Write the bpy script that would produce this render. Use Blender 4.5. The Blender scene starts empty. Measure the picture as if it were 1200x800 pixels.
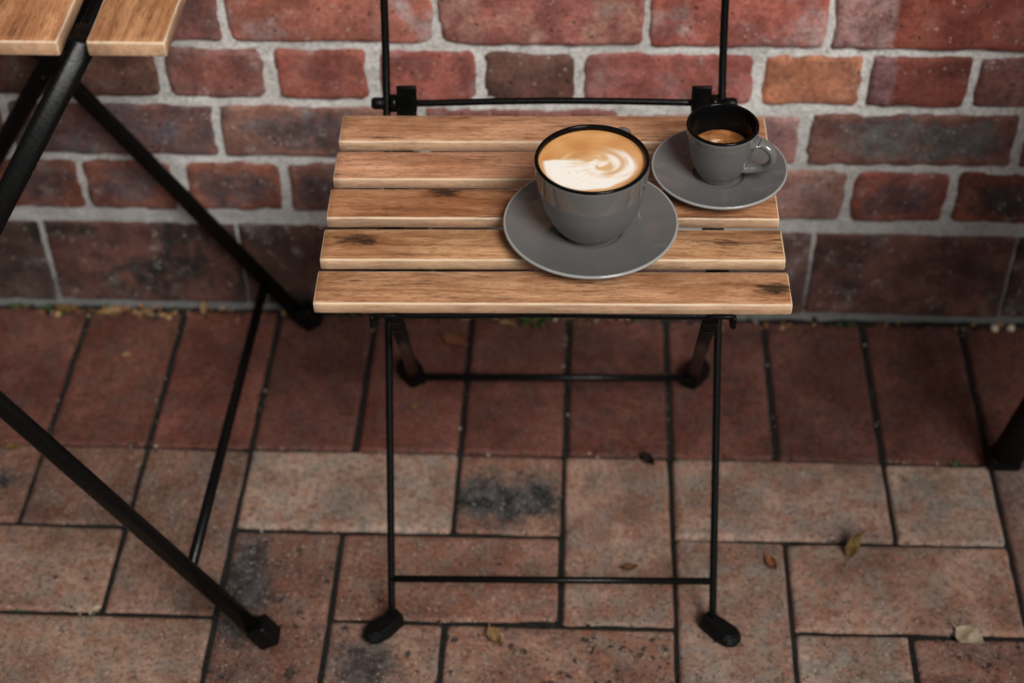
import bpy, bmesh, math, random
from mathutils import Vector, Matrix, noise as mn

random.seed(7)
sc = bpy.context.scene
COL = sc.collection
R = math.radians

# ------------------------------------------------------------------ camera
cam_d = bpy.data.cameras.new('camera')
cam = bpy.data.objects.new('camera', cam_d)
COL.objects.link(cam)
right = Vector((0.99891967, 0.04415974, -0.01447118))
up = Vector((-0.01959027, 0.68255306, 0.73057344))
fwd = Vector((-0.04213928, 0.72950068, -0.68268078))
m = Matrix((right, up, -fwd)).transposed().to_4x4()
m.translation = Vector((0.01829, -1.52037, 1.37538))
cam.matrix_world = m
cam_d.sensor_width = 36
cam_d.lens = 59.44
cam_d.clip_start = 0.05
cam_d.clip_end = 500
cam_d.dof.use_dof = True
cam_d.dof.focus_distance = 1.42
cam_d.dof.aperture_fstop = 4.0
cam_d.dof.aperture_blades = 9
sc.camera = cam

# ------------------------------------------------------------------ world and sun (bright overcast day)
SUN_TO = Vector((0.36, -0.61, 0.71)).normalized()
w = bpy.data.worlds.new('World')
sc.world = w
w.use_nodes = True
nt = w.node_tree
bg = nt.nodes['Background']
sky = nt.nodes.new('ShaderNodeTexSky')
sky.sky_type = 'NISHITA'
sky.sun_disc = False
sky.sun_elevation = math.asin(SUN_TO.z)
sky.sun_rotation = math.atan2(SUN_TO.x, SUN_TO.y)
sky.air_density = 1.0
sky.dust_density = 4.0
sky.ozone_density = 1.0
hs = nt.nodes.new('ShaderNodeHueSaturation')
hs.inputs['Saturation'].default_value = 0.10
hs.inputs['Value'].default_value = 1.0
nt.links.new(sky.outputs[0], hs.inputs['Color'])
nt.links.new(hs.outputs[0], bg.inputs[0])
bg.inputs[1].default_value = 0.046

sun_d = bpy.data.lights.new('sun', 'SUN')
sun_d.energy = 3.5
sun_d.angle = R(24)
sun_d.color = (1.0, 0.98, 0.95)
sun = bpy.data.objects.new('sun', sun_d)
COL.objects.link(sun)
sun.rotation_euler = SUN_TO.to_track_quat('Z', 'Y').to_euler()
sun.location = (2, -1, 4)

sc.cycles.use_adaptive_sampling = True
sc.cycles.adaptive_threshold = 0.015
sc.cycles.use_denoising = True
sc.cycles.max_bounces = 6
sc.cycles.diffuse_bounces = 3
sc.cycles.glossy_bounces = 3

sc.view_settings.view_transform = 'Standard'
sc.view_settings.look = 'None'
sc.view_settings.exposure = 0.0
sc.view_settings.gamma = 1.0
sc.view_settings.use_curve_mapping = False


# ------------------------------------------------------------------ helpers
def lin(r, g, b, k=1.0):
    f = lambda c: (c / 255 / 12.92) if c / 255 <= 0.04045 else ((c / 255 + 0.055) / 1.055) ** 2.4
    return (min(1, f(r) * k), min(1, f(g) * k), min(1, f(b) * k), 1.0)


def sstep(a, b, x):
    if a == b:
        return 1.0 if x >= a else 0.0
    t = max(0.0, min(1.0, (x - a) / (b - a)))
    return t * t * (3 - 2 * t)


def link(o, parent=None):
    COL.objects.link(o)
    if parent is not None:
        o.parent = parent
    return o


def empty(name, loc=(0, 0, 0), rz=0.0):
    o = bpy.data.objects.new(name, None)
    o.empty_display_size = 0.05
    o.location = loc
    o.rotation_euler = (0, 0, rz)
    return link(o)


def tag(o, label=None, cat=None, group=None, kind=None):
    if label: o['label'] = label
    if cat: o['category'] = cat
    if group: o['group'] = group
    if kind: o['kind'] = kind
    return o


def mesh_from(bm, name, mats, smooth=True):
    me = bpy.data.meshes.new(name)
    bmesh.ops.recalc_face_normals(bm, faces=bm.faces[:])
    bm.to_mesh(me)
    bm.free()
    for mm in (mats if isinstance(mats, (list, tuple)) else [mats]):
        me.materials.append(mm)
    if smooth:
        for p in me.polygons: p.use_smooth = True
    return me


def obj(name, bm, mats, parent=None, smooth=True, loc=None):
    o = bpy.data.objects.new(name, mesh_from(bm, name, mats, smooth))
    if loc is not None: o.location = loc
    return link(o, parent)


def sweep(bm, pts, prof, ref=Vector((0, 0, 1)), cap=True, scales=None, mat=0):
    """sweep a closed 2-D profile (list of (a,b)) along a path"""
    pts = [Vector(p) for p in pts]
    rings = []
    n = len(pts)
    for i, p in enumerate(pts):
        t = (pts[min(i + 1, n - 1)] - pts[max(i - 1, 0)]).normalized()
        a = t.cross(ref)
        if a.length < 1e-4: a = t.cross(Vector((1, 0, 0)))
        a.normalize()
        b = a.cross(t).normalized()
        s = scales[i] if scales else 1.0
        if not isinstance(s, (tuple, list)): s = (s, s)
        rings.append([bm.verts.new(p + a * (u * s[0]) + b * (v * s[1])) for u, v in prof])
    k = len(prof)
    for i in range(n - 1):
        for j in range(k):
            f = bm.faces.new((rings[i][j], rings[i][(j + 1) % k], rings[i + 1][(j + 1) % k], rings[i + 1][j]))
            f.material_index = mat
    if cap:
        bm.faces.new(rings[0][::-1]).material_index = mat
        bm.faces.new(rings[-1]).material_index = mat
    return rings


def circ(r, n=14, ry=None):
    ry = ry or r
    return [(r * math.cos(2 * math.pi * i / n), ry * math.sin(2 * math.pi * i / n)) for i in range(n)]


def rrect(wd, ht, r, n=4):
    out = []
    for cx, cy, a0 in ((1, 1, 0), (-1, 1, 90), (-1, -1, 180), (1, -1, 270)):
        for i in range(n + 1):
            a = R(a0 + 90 * i / n)
            out.append((cx * (wd / 2 - r) + r * math.cos(a), cy * (ht / 2 - r) + r * math.sin(a)))
    return out


def box(bm, c, s, bev=0.0, rot=None, seg=2):
    g = bmesh.ops.create_cube(bm, size=1.0)
    vs = g['verts']
    mt = Matrix.Diagonal((s[0], s[1], s[2], 1))
    if rot is not None: mt = rot.to_4x4() @ mt
    mt = Matrix.Translation(Vector(c)) @ mt
    bmesh.ops.transform(bm, matrix=mt, verts=vs)
    if bev > 0:
        es = list({e for v in vs for e in v.link_edges})
        bmesh.ops.bevel(bm, geom=es, offset=bev, segments=seg, affect='EDGES', profile=0.6)


def lathe(bm, prof, n=96, mat=None):
    """prof: list of (r,z); r==0 closes to a point. mat: list of material index per segment"""
    rings = []
    for r, z in prof:
        if r < 1e-6:
            rings.append([bm.verts.new((0, 0, z))])
        else:
            rings.append([bm.verts.new((r * math.cos(2 * math.pi * i / n), r * math.sin(2 * math.pi * i / n), z)) for i in range(n)])
    for k in range(len(rings) - 1):
        a, b = rings[k], rings[k + 1]
        for i in range(n):
            j = (i + 1) % n
            if len(a) == 1 and len(b) == 1: continue
            if len(a) == 1: f = bm.faces.new((a[0], b[i], b[j]))
            elif len(b) == 1: f = bm.faces.new((a[i], a[j], b[0]))
            else: f = bm.faces.new((a[i], a[j], b[j], b[i]))
            if mat: f.material_index = mat[k]


def spline(ctrl, n=8):
    """Catmull-Rom through 2-D or 3-D control points"""
    P = [Vector(c) for c in ctrl]
    out = []
    for i in range(len(P) - 1):
        p0 = P[max(i - 1, 0)]; p1 = P[i]; p2 = P[i + 1]; p3 = P[min(i + 2, len(P) - 1)]
        for k in range(n):
            t = k / n
            out.append(0.5 * ((2 * p1) + (p2 - p0) * t + (2 * p0 - 5 * p1 + 4 * p2 - p3) * t * t + (3 * p1 - p0 - 3 * p2 + p3) * t ** 3))
    out.append(P[-1])
    return out


# ------------------------------------------------------------------ node helper
class NT:
    def __init__(self, name):
        self.m = bpy.data.materials.new(name)
        self.m.use_nodes = True
        self.t = self.m.node_tree
        self.b = self.t.nodes['Principled BSDF']

    def put(self, sock, v):
        if isinstance(v, bpy.types.NodeSocket): self.t.links.new(v, sock)
        elif v is not None:
            try: sock.default_value = v
            except Exception: sock.default_value = tuple(v)[:3]

    def math(self, op, a, b=None, c=None, clamp=False):
        n = self.t.nodes.new('ShaderNodeMath'); n.operation = op; n.use_clamp = clamp
        self.put(n.inputs[0], a)
        if b is not None: self.put(n.inputs[1], b)
        if c is not None: self.put(n.inputs[2], c)
        return n.outputs[0]

    def vmath(self, op, a, b=None):
        n = self.t.nodes.new('ShaderNodeVectorMath'); n.operation = op
        self.put(n.inputs[0], a)
        if b is not None: self.put(n.inputs[1], b)
        return n.outputs['Value'] if op in ('LENGTH', 'DOT_PRODUCT', 'DISTANCE') else n.outputs[0]

    def mix(self, f, a, b, mode='MIX'):
        n = self.t.nodes.new('ShaderNodeMix'); n.data_type = 'RGBA'; n.blend_type = mode
        self.put(n.inputs[0], f); self.put(n.inputs[6], a); self.put(n.inputs[7], b)
        return n.outputs[2]

    def noise(self, vec, scale, detail=4, rough=0.55, dist=0.0, color=False):
        n = self.t.nodes.new('ShaderNodeTexNoise')
        self.put(n.inputs['Vector'], vec); n.inputs['Scale'].default_value = scale
        n.inputs['Detail'].default_value = detail; n.inputs['Roughness'].default_value = rough
        n.inputs['Distortion'].default_value = dist
        return n.outputs['Color' if color else 'Fac']

    def vor(self, vec, scale, feature='F1', rnd=1.0):
        n = self.t.nodes.new('ShaderNodeTexVoronoi'); n.feature = feature
        self.put(n.inputs['Vector'], vec); n.inputs['Scale'].default_value = scale
        n.inputs['Randomness'].default_value = rnd
        return n.outputs['Distance']

    def rng(self, v, a, b, c=0.0, d=1.0, smooth=True):
        n = self.t.nodes.new('ShaderNodeMapRange')
        n.interpolation_type = 'SMOOTHSTEP' if smooth else 'LINEAR'
        self.put(n.inputs[0], v)
        for i, x in enumerate((a, b, c, d)): self.put(n.inputs[i + 1], x)
        return n.outputs[0]

    def attr(self, name, kind='OBJECT'):
        n = self.t.nodes.new('ShaderNodeAttribute'); n.attribute_type = kind; n.attribute_name = name
        return n

    def sep(self, v):
        n = self.t.nodes.new('ShaderNodeSeparateXYZ'); self.put(n.inputs[0], v)
        return n.outputs

    def comb(self, x, y, z):
        n = self.t.nodes.new('ShaderNodeCombineXYZ')
        for i, s in enumerate((x, y, z)): self.put(n.inputs[i], s)
        return n.outputs[0]

    def coords(self):
        tc = self.t.nodes.new('ShaderNodeTexCoord')
        oi = self.t.nodes.new('ShaderNodeObjectInfo')
        self.oi = oi
        off = self.math('MULTIPLY', oi.outputs['Random'], 37.0)
        self.raw = tc.outputs['Object']
        return self.vmath('ADD', tc.outputs['Object'], self.comb(off, self.math('MULTIPLY', off, 1.7), self.math('MULTIPLY', off, 0.6)))

    def bump(self, h, strength=0.5, dist=0.002):
        n = self.t.nodes.new('ShaderNodeBump')
        n.inputs['Strength'].default_value = strength; n.inputs['Distance'].default_value = dist
        self.put(n.inputs['Height'], h)
        self.t.links.new(n.outputs[0], self.b.inputs['Normal'])

    def out(self, col=None, rough=None, spec=None, **kw):
        if col is not None: self.put(self.b.inputs['Base Color'], col)
        if rough is not None: self.put(self.b.inputs['Roughness'], rough)
        if spec is not None: self.put(self.b.inputs['Specular IOR Level'], spec)
        for k, v in kw.items(): self.put(self.b.inputs[k], v)
        return self.m


# ------------------------------------------------------------------ materials
def mat_brick():
    n = NT('wall_brick')
    v = n.coords()
    base = n.oi.outputs['Color']
    c2 = n.attr('second').outputs['Color']
    x, y, z = n.sep(n.raw)[0:3]
    wob = n.math('MULTIPLY', n.math('SUBTRACT', n.noise(v, 55, 4), 0.5), 0.022)
    sx = n.math('SUBTRACT', n.math('ADD', x, wob), n.attr('split').outputs['Fac'])
    sd = n.attr('side').outputs['Fac']
    sm = n.math('MULTIPLY', n.rng(n.math('MULTIPLY', sx, sd), -0.003, 0.004), n.math('ABSOLUTE', sd))
    pn = n.noise(v, 15, 5, 0.62, 0.4)
    mot = n.math('MULTIPLY', n.rng(pn, 0.47, 0.62), n.attr('mottle').outputs['Fac'])
    # burnt heart of the brick: elliptical, broken up by noise
    ex = n.math('DIVIDE', n.math('ADD', x, n.math('MULTIPLY', wob, 2.0)), n.attr('half_w').outputs['Fac'])
    ez = n.math('DIVIDE', n.math('ADD', z, wob), n.attr('half_h').outputs['Fac'])
    el = n.math('POWER', n.math('ADD', n.math('POWER', n.math('ABSOLUTE', ex), 3.0), n.math('POWER', n.math('ABSOLUTE', ez), 3.0)), 0.333)
    core = n.math('MULTIPLY', n.rng(n.math('ADD', el, n.math('MULTIPLY', n.math('SUBTRACT', pn, 0.5), 1.5)), 0.86, 0.5), n.attr('core').outputs['Fac'])
    mask = n.math('MAXIMUM', n.math('MAXIMUM', sm, mot), core, clamp=True)
    mask = n.math('MULTIPLY', mask, n.rng(n.noise(v, 95, 5, 0.75), 0.36, 0.56, 0.35, 1.0))
    col = n.mix(mask, base, c2)
    big = n.noise(v, 24, 5, 0.6)
    col = n.mix(n.rng(big, 0.38, 0.62, 0.0, 0.85), col, n.mix(1.0, col, (0.50, 0.47, 0.48, 1), 'MULTIPLY'))
    col = n.mix(n.rng(n.noise(v, 45, 4, 0.6), 0.52, 0.72, 0.0, 0.38), col, n.mix(1.0, col, (1.45, 1.12, 0.95, 1), 'MULTIPLY'))
    fine = n.noise(v, 210, 5, 0.8)
    col = n.mix(n.rng(fine, 0.44, 0.60, 0.0, 0.7), col, n.mix(1.0, col, (0.48, 0.44, 0.44, 1), 'MULTIPLY'))
    # pale lime dust and sand grains
    dust = n.math('MULTIPLY', n.rng(n.noise(v, 30, 6, 0.72), 0.5, 0.74), n.attr('dust').outputs['Fac'])
    col = n.mix(dust, col, (0.40, 0.36, 0.34, 1))
    gr = n.math('MULTIPLY', n.rng(n.vor(v, 160), 0.24, 0.12), n.rng(n.noise(v, 60, 2), 0.54, 0.60))
    col = n.mix(n.math('MULTIPLY', gr, 0.75), col, (0.52, 0.42, 0.36, 1))
    pit = n.math('MULTIPLY', n.rng(n.vor(n.vmath('ADD', v, (3.1, 1.7, 0.2)), 110), 0.24, 0.12), n.rng(n.noise(v, 50, 2), 0.57, 0.62))
    col = n.mix(n.math('MULTIPLY', pit, 0.8), col, (0.025, 0.018, 0.015, 1))
    h = n.math('ADD', n.math('MULTIPLY', big, 0.9), n.math('ADD', n.math('MULTIPLY', fine, 0.35), n.math('MULTIPLY', pit, -0.8)))
    n.bump(h, 0.9, 0.003)
    return n.out(col, n.rng(big, 0.2, 0.8, 0.72, 0.92), 0.25)


def mat_mortar():
    n = NT('lime_mortar')
    v = n.coords()
    big = n.noise(v, 9, 6, 0.65)
    fine = n.noise(v, 230, 5, 0.75)
    col = n.mix(n.rng(big, 0.3, 0.7), (0.48, 0.465, 0.44, 1), (0.70, 0.685, 0.655, 1))
    col = n.mix(n.rng(fine, 0.46, 0.62, 0, 0.6), col, (0.20, 0.185, 0.165, 1))
    st = n.rng(n.noise(v, 33, 5, 0.7), 0.62, 0.72)
    col = n.mix(n.math('MULTIPLY', st, 0.65), col, (0.05, 0.05, 0.045, 1))
    # mortar turns greyer down the wall, darkest just above the paving
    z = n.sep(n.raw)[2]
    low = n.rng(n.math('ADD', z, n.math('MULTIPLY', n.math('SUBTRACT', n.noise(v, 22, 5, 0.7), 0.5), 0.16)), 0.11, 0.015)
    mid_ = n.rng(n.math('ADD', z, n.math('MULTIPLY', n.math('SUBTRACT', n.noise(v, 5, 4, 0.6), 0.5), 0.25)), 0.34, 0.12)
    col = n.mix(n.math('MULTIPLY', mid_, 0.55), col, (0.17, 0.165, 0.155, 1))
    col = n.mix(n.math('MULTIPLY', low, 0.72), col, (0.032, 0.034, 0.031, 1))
    n.bump(n.math('ADD', n.math('MULTIPLY', fine, 0.5), n.noise(v, 60, 4, 0.6)), 0.85, 0.003)
    return n.out(col, 0.93, 0.15)


def mat_paver():
    n = NT('clay_paver')
    v = n.coords()
    base = n.oi.outputs['Color']
    x, y, z = n.sep(n.raw)[0:3]
    pa = n.attr('patch')
    pc = n.sep(pa.outputs['Vector'])
    pn = n.noise(v, 28, 5, 0.65)
    dx = n.math('DIVIDE', n.math('SUBTRACT', x, pc[0]), n.attr('patch_w').outputs['Fac'])
    dy = n.math('DIVIDE', n.math('SUBTRACT', y, pc[1]), n.attr('patch_h').outputs['Fac'])
    d = n.math('SQRT', n.math('ADD', n.math('MULTIPLY', dx, dx), n.math('MULTIPLY', dy, dy)))
    d = n.math('ADD', d, n.math('ADD', n.math('MULTIPLY', n.math('SUBTRACT', pn, 0.5), 2.2), n.math('MULTIPLY', n.math('SUBTRACT', n.noise(v, 150, 5, 0.8), 0.5), 1.8)))
    pm = n.math('MULTIPLY', n.rng(d, 1.25, 0.30), pc[2])
    big = n.noise(v, 13, 5, 0.6)
    col = n.mix(n.rng(big, 0.38, 0.62), n.mix(1.0, base, (0.62, 0.56, 0.54, 1), 'MULTIPLY'), n.mix(1.0, base, (1.16, 1.14, 1.12, 1), 'MULTIPLY'))
    mid = n.noise(n.vmath('ADD', v, (5.3, 2.2, 1.1)), 60, 5, 0.65)
    col = n.mix(n.rng(mid, 0.47, 0.62, 0, 0.75), col, n.mix(1.0, base, (0.86, 0.62, 0.52, 1), 'MULTIPLY'))
    grey = n.noise(n.vmath('ADD', v, (1.3, 7.2, 4.1)), 36, 5, 0.6)
    col = n.mix(n.rng(grey, 0.48, 0.62, 0, 0.65), col, n.mix(1.0, base, (0.72, 0.92, 1.02, 1), 'MULTIPLY'))
    col = n.mix(pm, col, n.mix(n.rng(mid, 0.4, 0.6), (0.012, 0.012, 0.012, 1), (0.06, 0.06, 0.059, 1)))
    fine = n.noise(v, 190, 6, 0.8)
    col = n.mix(n.rng(fine, 0.46, 0.64, 0, 0.85), col, n.mix(1.0, col, (0.36, 0.31, 0.29, 1), 'MULTIPLY'))
    col = n.mix(n.rng(n.noise(v, 300, 4, 0.75), 0.56, 0.70, 0, n.attr('grit').outputs['Fac']), col, n.mix(0.5, col, (0.62, 0.55, 0.48, 1)))
    pv = n.vor(v, 240)
    pit = n.math('MULTIPLY', n.rng(pv, 0.30, 0.16), n.rng(n.noise(v, 120, 3, 0.7), 0.50, 0.56))
    col = n.mix(n.math('MULTIPLY', pit, 0.8), col, n.mix(1.0, col, (0.16, 0.13, 0.12, 1), 'MULTIPLY'))
    gv = n.vor(n.vmath('ADD', v, (9.1, 3.3, 0.7)), 210)
    gg = n.math('MULTIPLY', n.rng(gv, 0.26, 0.14), n.rng(n.noise(n.vmath('ADD', v, (2.1, 8.3, 0.7)), 75, 3, 0.7), 0.54, 0.60))
    col = n.mix(n.math('MULTIPLY', gg, n.attr('grit').outputs['Fac']), col, (0.48, 0.42, 0.36, 1))
    # iron spots
    sp = n.attr('spots').outputs['Fac']
    vd = n.vor(n.vmath('ADD', v, n.vmath('MULTIPLY', n.noise(v, 120, 3, 0.6, color=True), (0.016, 0.016, 0.016))), 75)
    sel = n.noise(v, 38, 3, 0.6)
    spot = n.math('MULTIPLY', n.rng(vd, 0.34, 0.16), n.rng(sel, n.math('SUBTRACT', 0.70, n.math('MULTIPLY', sp, 0.24)), n.math('SUBTRACT', 0.75, n.math('MULTIPLY', sp, 0.24))))
    col = n.mix(n.math('MULTIPLY', spot, 0.88), col, (0.02, 0.018, 0.018, 1))
    geo = n.t.nodes.new('ShaderNodeNewGeometry')
    wn = n.noise(geo.outputs['Position'], 7, 6, 0.72)
    col = n.mix(n.rng(wn, 0.50, 0.68, 0, 0.6), col, n.mix(1.0, col, (0.42, 0.40, 0.38, 1), 'MULTIPLY'))
    h = n.math('ADD', n.math('MULTIPLY', mid, 0.6), n.math('ADD', n.math('MULTIPLY', fine, 0.5), n.math('MULTIPLY', spot, -0.5)))
    n.bump(n.math('SUBTRACT', h, n.math('MULTIPLY', pit, 0.5)), 0.8, 0.0025)
    return n.out(col, n.rng(big, 0.3, 0.7, 0.66, 0.88), 0.28)


def mat_joint():
    n = NT('joint_soil')
    v = n.coords()
    f = n.noise(v, 300, 5, 0.75)
    col = n.mix(n.rng(f, 0.4, 0.65), (0.007, 0.0065, 0.0055, 1), (0.022, 0.020, 0.017, 1))
    col = n.mix(n.rng(n.vor(v, 180), 0.14, 0.06, 0, 0.5), col, (0.12, 0.105, 0.09, 1))
    g = n.noise(v, 14, 4, 0.6)
    col = n.mix(n.rng(g, 0.55, 0.7, 0, 0.55), col, (0.022, 0.030, 0.012, 1))
    n.bump(f, 0.9, 0.003)
    return n.out(col, 0.95, 0.15)


def mat_far_paving():
    n = NT('far_paving')
    v = n.coords()
    bt = n.t.nodes.new('ShaderNodeTexBrick')
    n.put(bt.inputs['Vector'], n.raw)
    bt.inputs['Scale'].default_value = 1.0
    bt.inputs['Brick Width'].default_value = 0.234
    bt.inputs['Row Height'].default_value = 0.117
    bt.inputs['Mortar Size'].default_value = 0.0035
    bt.inputs['Color1'].default_value = (0.16, 0.088, 0.062, 1)
    bt.inputs['Color2'].default_value = (0.20, 0.125, 0.095, 1)
    bt.inputs['Mortar'].default_value = (0.03, 0.028, 0.025, 1)
    col = n.mix(n.rng(n.noise(v, 8, 6, 0.7), 0.35, 0.7, 0, 0.6), bt.outputs['Color'], n.mix(1.0, bt.outputs['Color'], (0.5, 0.46, 0.45, 1), 'MULTIPLY'))
    return n.out(col, 0.85, 0.25)


def mat_wood(name, worn=0.0, tint=(1, 1, 1)):
    n = NT(name)
    v = n.coords()
    raw = n.sep(n.raw)
    k = n.sep(n.attr('knot').outputs['Vector'])
    kx = n.math('SUBTRACT', raw[0], k[0]); ky = n.math('MULTIPLY', n.math('SUBTRACT', raw[1], k[1]), 2.3)
    kd = n.math('SQRT', n.math('ADD', n.math('MULTIPLY', kx, kx), n.math('MULTIPLY', ky, ky)))
    kk = n.math('DIVIDE', kd, n.math('MAXIMUM', k[2], 0.0005))
    swirl = n.math('MULTIPLY', n.math('EXPONENT', n.math('MULTIPLY', n.math('MULTIPLY', kk, kk), -0.35)), 0.004)
    p = n.sep(v)
    yy = n.math('ADD', p[1], n.math('MULTIPLY', swirl, n.math('SIGN', n.math('SUBTRACT', raw[1], k[1]))))
    slow = n.noise(n.comb(n.math('MULTIPLY', p[0], 5.0), n.math('MULTIPLY', yy, 18.0), n.math('MULTIPLY', p[2], 20.0)), 1.0, 3, 0.5)
    warp = n.math('ADD', yy, n.math('MULTIPLY', slow, 0.022))
    g1 = n.noise(n.comb(n.math('MULTIPLY', p[0], 5.0), n.math('MULTIPLY', warp, 120.0), n.math('MULTIPLY', p[2], 60.0)), 1.0, 5, 0.65)
    g2 = n.noise(n.comb(n.math('MULTIPLY', p[0], 22.0), n.math('MULTIPLY', warp, 560.0), n.math('MULTIPLY', p[2], 300.0)), 1.0, 4, 0.75)
    g3 = n.noise(n.comb(n.math('MULTIPLY', p[0], 95.0), n.math('MULTIPLY', warp, 950.0), n.math('MULTIPLY', p[2], 700.0)), 1.0, 3, 0.7)
    lo = n.oi.outputs['Color']
    hi = n.mix(1.0, lo, (1.22, 1.28, 1.34, 1), 'MULTIPLY')
    dk = n.mix(1.0, lo, (0.46, 0.37, 0.30, 1), 'MULTIPLY')
    col = n.mix(n.rng(g1, 0.34, 0.50), n.mix(0.75, lo, dk), lo)
    col = n.mix(n.rng(g1, 0.50, 0.64), col, hi)
    blot = n.noise(n.comb(n.math('MULTIPLY', p[0], 11.0), n.math('MULTIPLY', p[1], 34.0), p[2]), 1.0, 5, 0.65)
    col = n.mix(n.rng(blot, 0.38, 0.60, 0.9, 0.0), col, n.mix(1.0, col, (0.66, 0.56, 0.49, 1), 'MULTIPLY'))
    col = n.mix(n.rng(g2, 0.50, 0.61, 0, 0.58), col, dk)
    streak = n.math('MULTIPLY', n.rng(g2, 0.50, 0.58), n.rng(n.noise(n.comb(n.math('MULTIPLY', p[0], 11.0), n.math('MULTIPLY', warp, 75.0), p[2]), 1.0, 3, 0.6), 0.58, 0.66))
    col = n.mix(n.math('MULTIPLY', streak, 0.75), col, (0.025, 0.015, 0.009, 1))
    col = n.mix(n.rng(g3, 0.53, 0.62, 0, 0.75), col, n.mix(1.0, col, (0.45, 0.36, 0.29, 1), 'MULTIPLY'))
    if worn > 0:  # pale mix: wear on the arrises; on the sides it also paints in light
        col = n.mix(n.rng(n.noise(n.comb(n.math('MULTIPLY', p[0], 30.0), n.math('MULTIPLY', p[1], 200.0), n.math('MULTIPLY', p[2], 200.0)), 1.0, 4, 0.65), 0.25, 0.6, worn * 0.45, worn), col, (0.62, 0.48, 0.33, 1))
    kst = n.noise(n.comb(n.math('MULTIPLY', p[0], 70.0), n.math('MULTIPLY', warp, 330.0), p[2]), 1.0, 5, 0.75)
    kn = n.math('ADD', kk, n.math('MULTIPLY', n.math('SUBTRACT', kst, 0.5), 3.4))
    kcol = n.mix(n.rng(kst, 0.4, 0.6), (0.022, 0.014, 0.009, 1), (0.075, 0.042, 0.022, 1))
    col = n.mix(n.math('MULTIPLY', n.rng(kn, 1.5, 0.45), 0.9), col, kcol)
    col = n.mix(n.math('MULTIPLY', n.rng(kk, 3.2, 0.8), 0.45), col, n.mix(1.0, col, (0.62, 0.45, 0.33, 1), 'MULTIPLY'))
    n.bump(n.math('ADD', n.math('MULTIPLY', g2, -0.8), n.math('MULTIPLY', streak, -1.0)), 0.5, 0.0009)
    return n.out(col, n.rng(g1, 0.3, 0.7, 0.62, 0.48), 0.3)


def mat_metal():
    n = NT('black_coated_steel')
    v = n.coords()
    f = n.noise(v, 350, 3, 0.6)
    wear = n.rng(n.noise(v, 55, 5, 0.75), 0.66, 0.76)
    col = n.mix(n.math('MULTIPLY', wear, 0.6), (0.0030, 0.0030, 0.0028, 1), (0.018, 0.015, 0.012, 1))
    n.bump(f, 0.15, 0.0008)
    return n.out(col, n.rng(f, 0.3, 0.7, 0.22, 0.34), 0.13)


def mat_rubber():
    n = NT('black_rubber')
    v = n.coords()
    f = n.noise(v, 160, 4, 0.7)
    col = n.mix(n.rng(f, 0.5, 0.8, 0, 0.6), (0.0025, 0.0025, 0.0025, 1), (0.012, 0.010, 0.008, 1))
    n.bump(f, 0.3, 0.001)
    return n.out(col, 0.42, 0.13)


def mat_glaze(name, c, c_rim=None, rough=0.05):
    n = NT(name)
    v = n.coords()
    f = n.noise(v, 24, 3, 0.5)
    sp = n.rng(n.noise(v, 700, 2, 0.6), 0.68, 0.78)
    col = n.mix(n.rng(f, 0.3, 0.7), [x * 0.94 for x in c[:3]] + [1], [x * 1.05 for x in c[:3]] + [1])
    col = n.mix(n.math('MULTIPLY', sp, 0.25), col, [x * 0.6 for x in c[:3]] + [1])
    n.bump(n.noise(v, 45, 2, 0.5), 0.035, 0.002)
    return n.out(col, n.rng(f, 0.3, 0.7, rough, rough + 0.05), 0.6)


def mat_coffee():
    n = NT('milk_foam')
    a = n.attr('latte', 'GEOMETRY').outputs['Color']
    v = n.coords()
    bub = n.rng(n.vor(v, 900), 0.30, 0.12)
    sel = n.rng(n.noise(v, 110, 3, 0.6), 0.5, 0.68)
    col = n.mix(n.math('MULTIPLY', n.math('MULTIPLY', bub, sel), 0.35), a, n.mix(1.0, a, (0.62, 0.5, 0.38, 1), 'MULTIPLY'))
    n.bump(n.noise(v, 500, 3, 0.6), 0.06, 0.0006)
    return n.out(col, 0.30, 0.35, **{'Subsurface Weight': 0.12, 'Subsurface Scale': 0.004})


def mat_leaf(name, c1, c2, rough=0.7):
    n = NT(name)
    v = n.coords()
    f = n.noise(v, 120, 5, 0.7)
    col = n.mix(n.rng(f, 0.35, 0.65), c1, c2)
    col = n.mix(n.rng(n.noise(v, 380, 3, 0.7), 0.6, 0.75, 0, 0.6), col, (0.03, 0.02, 0.012, 1))
    n.bump(f, 0.5, 0.001)
    return n.out(col, rough, 0.25)


M_BRICK = mat_brick()
M_MORTAR = mat_mortar()
M_PAVER = mat_paver()
M_JOINT = mat_joint()
M_FAR = mat_far_paving()
M_WOOD = mat_wood('oiled_acacia')
M_EDGE = mat_wood('worn_acacia_edge', 0.95)
M_SIDE = mat_wood('acacia_side', 0.40)  # slat sides paler: some wear, plus light on the faces put into the colour
M_METAL = mat_metal()
M_RUBBER = mat_rubber()
GREY = (0.112, 0.111, 0.107)
M_GLAZE = mat_glaze('grey_glaze', GREY)
M_GLAZE_RIM = mat_glaze('grey_glaze_rim', (0.27, 0.27, 0.26))
M_BLACK = mat_glaze('black_glaze', (0.003, 0.003, 0.003), rough=0.09)
M_BLACK.node_tree.nodes['Principled BSDF'].inputs['Specular IOR Level'].default_value = 0.10
M_FOAM = mat_coffee()
M_LBROWN = mat_leaf('dry_brown_leaf', (0.20, 0.085, 0.035, 1), (0.10, 0.045, 0.02, 1))
M_LORANGE = mat_leaf('orange_leaf', (0.34, 0.14, 0.06, 1), (0.20, 0.08, 0.035, 1))
M_LTAN = mat_leaf('tan_leaf', (0.42, 0.27, 0.13, 1), (0.30, 0.17, 0.075, 1))
M_LPALE = mat_leaf('pale_leaf', (0.62, 0.53, 0.38, 1), (0.45, 0.36, 0.24, 1))
M_LYELL = mat_leaf('yellow_leaf', (0.27, 0.17, 0.05, 1), (0.11, 0.06, 0.022, 1))
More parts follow.
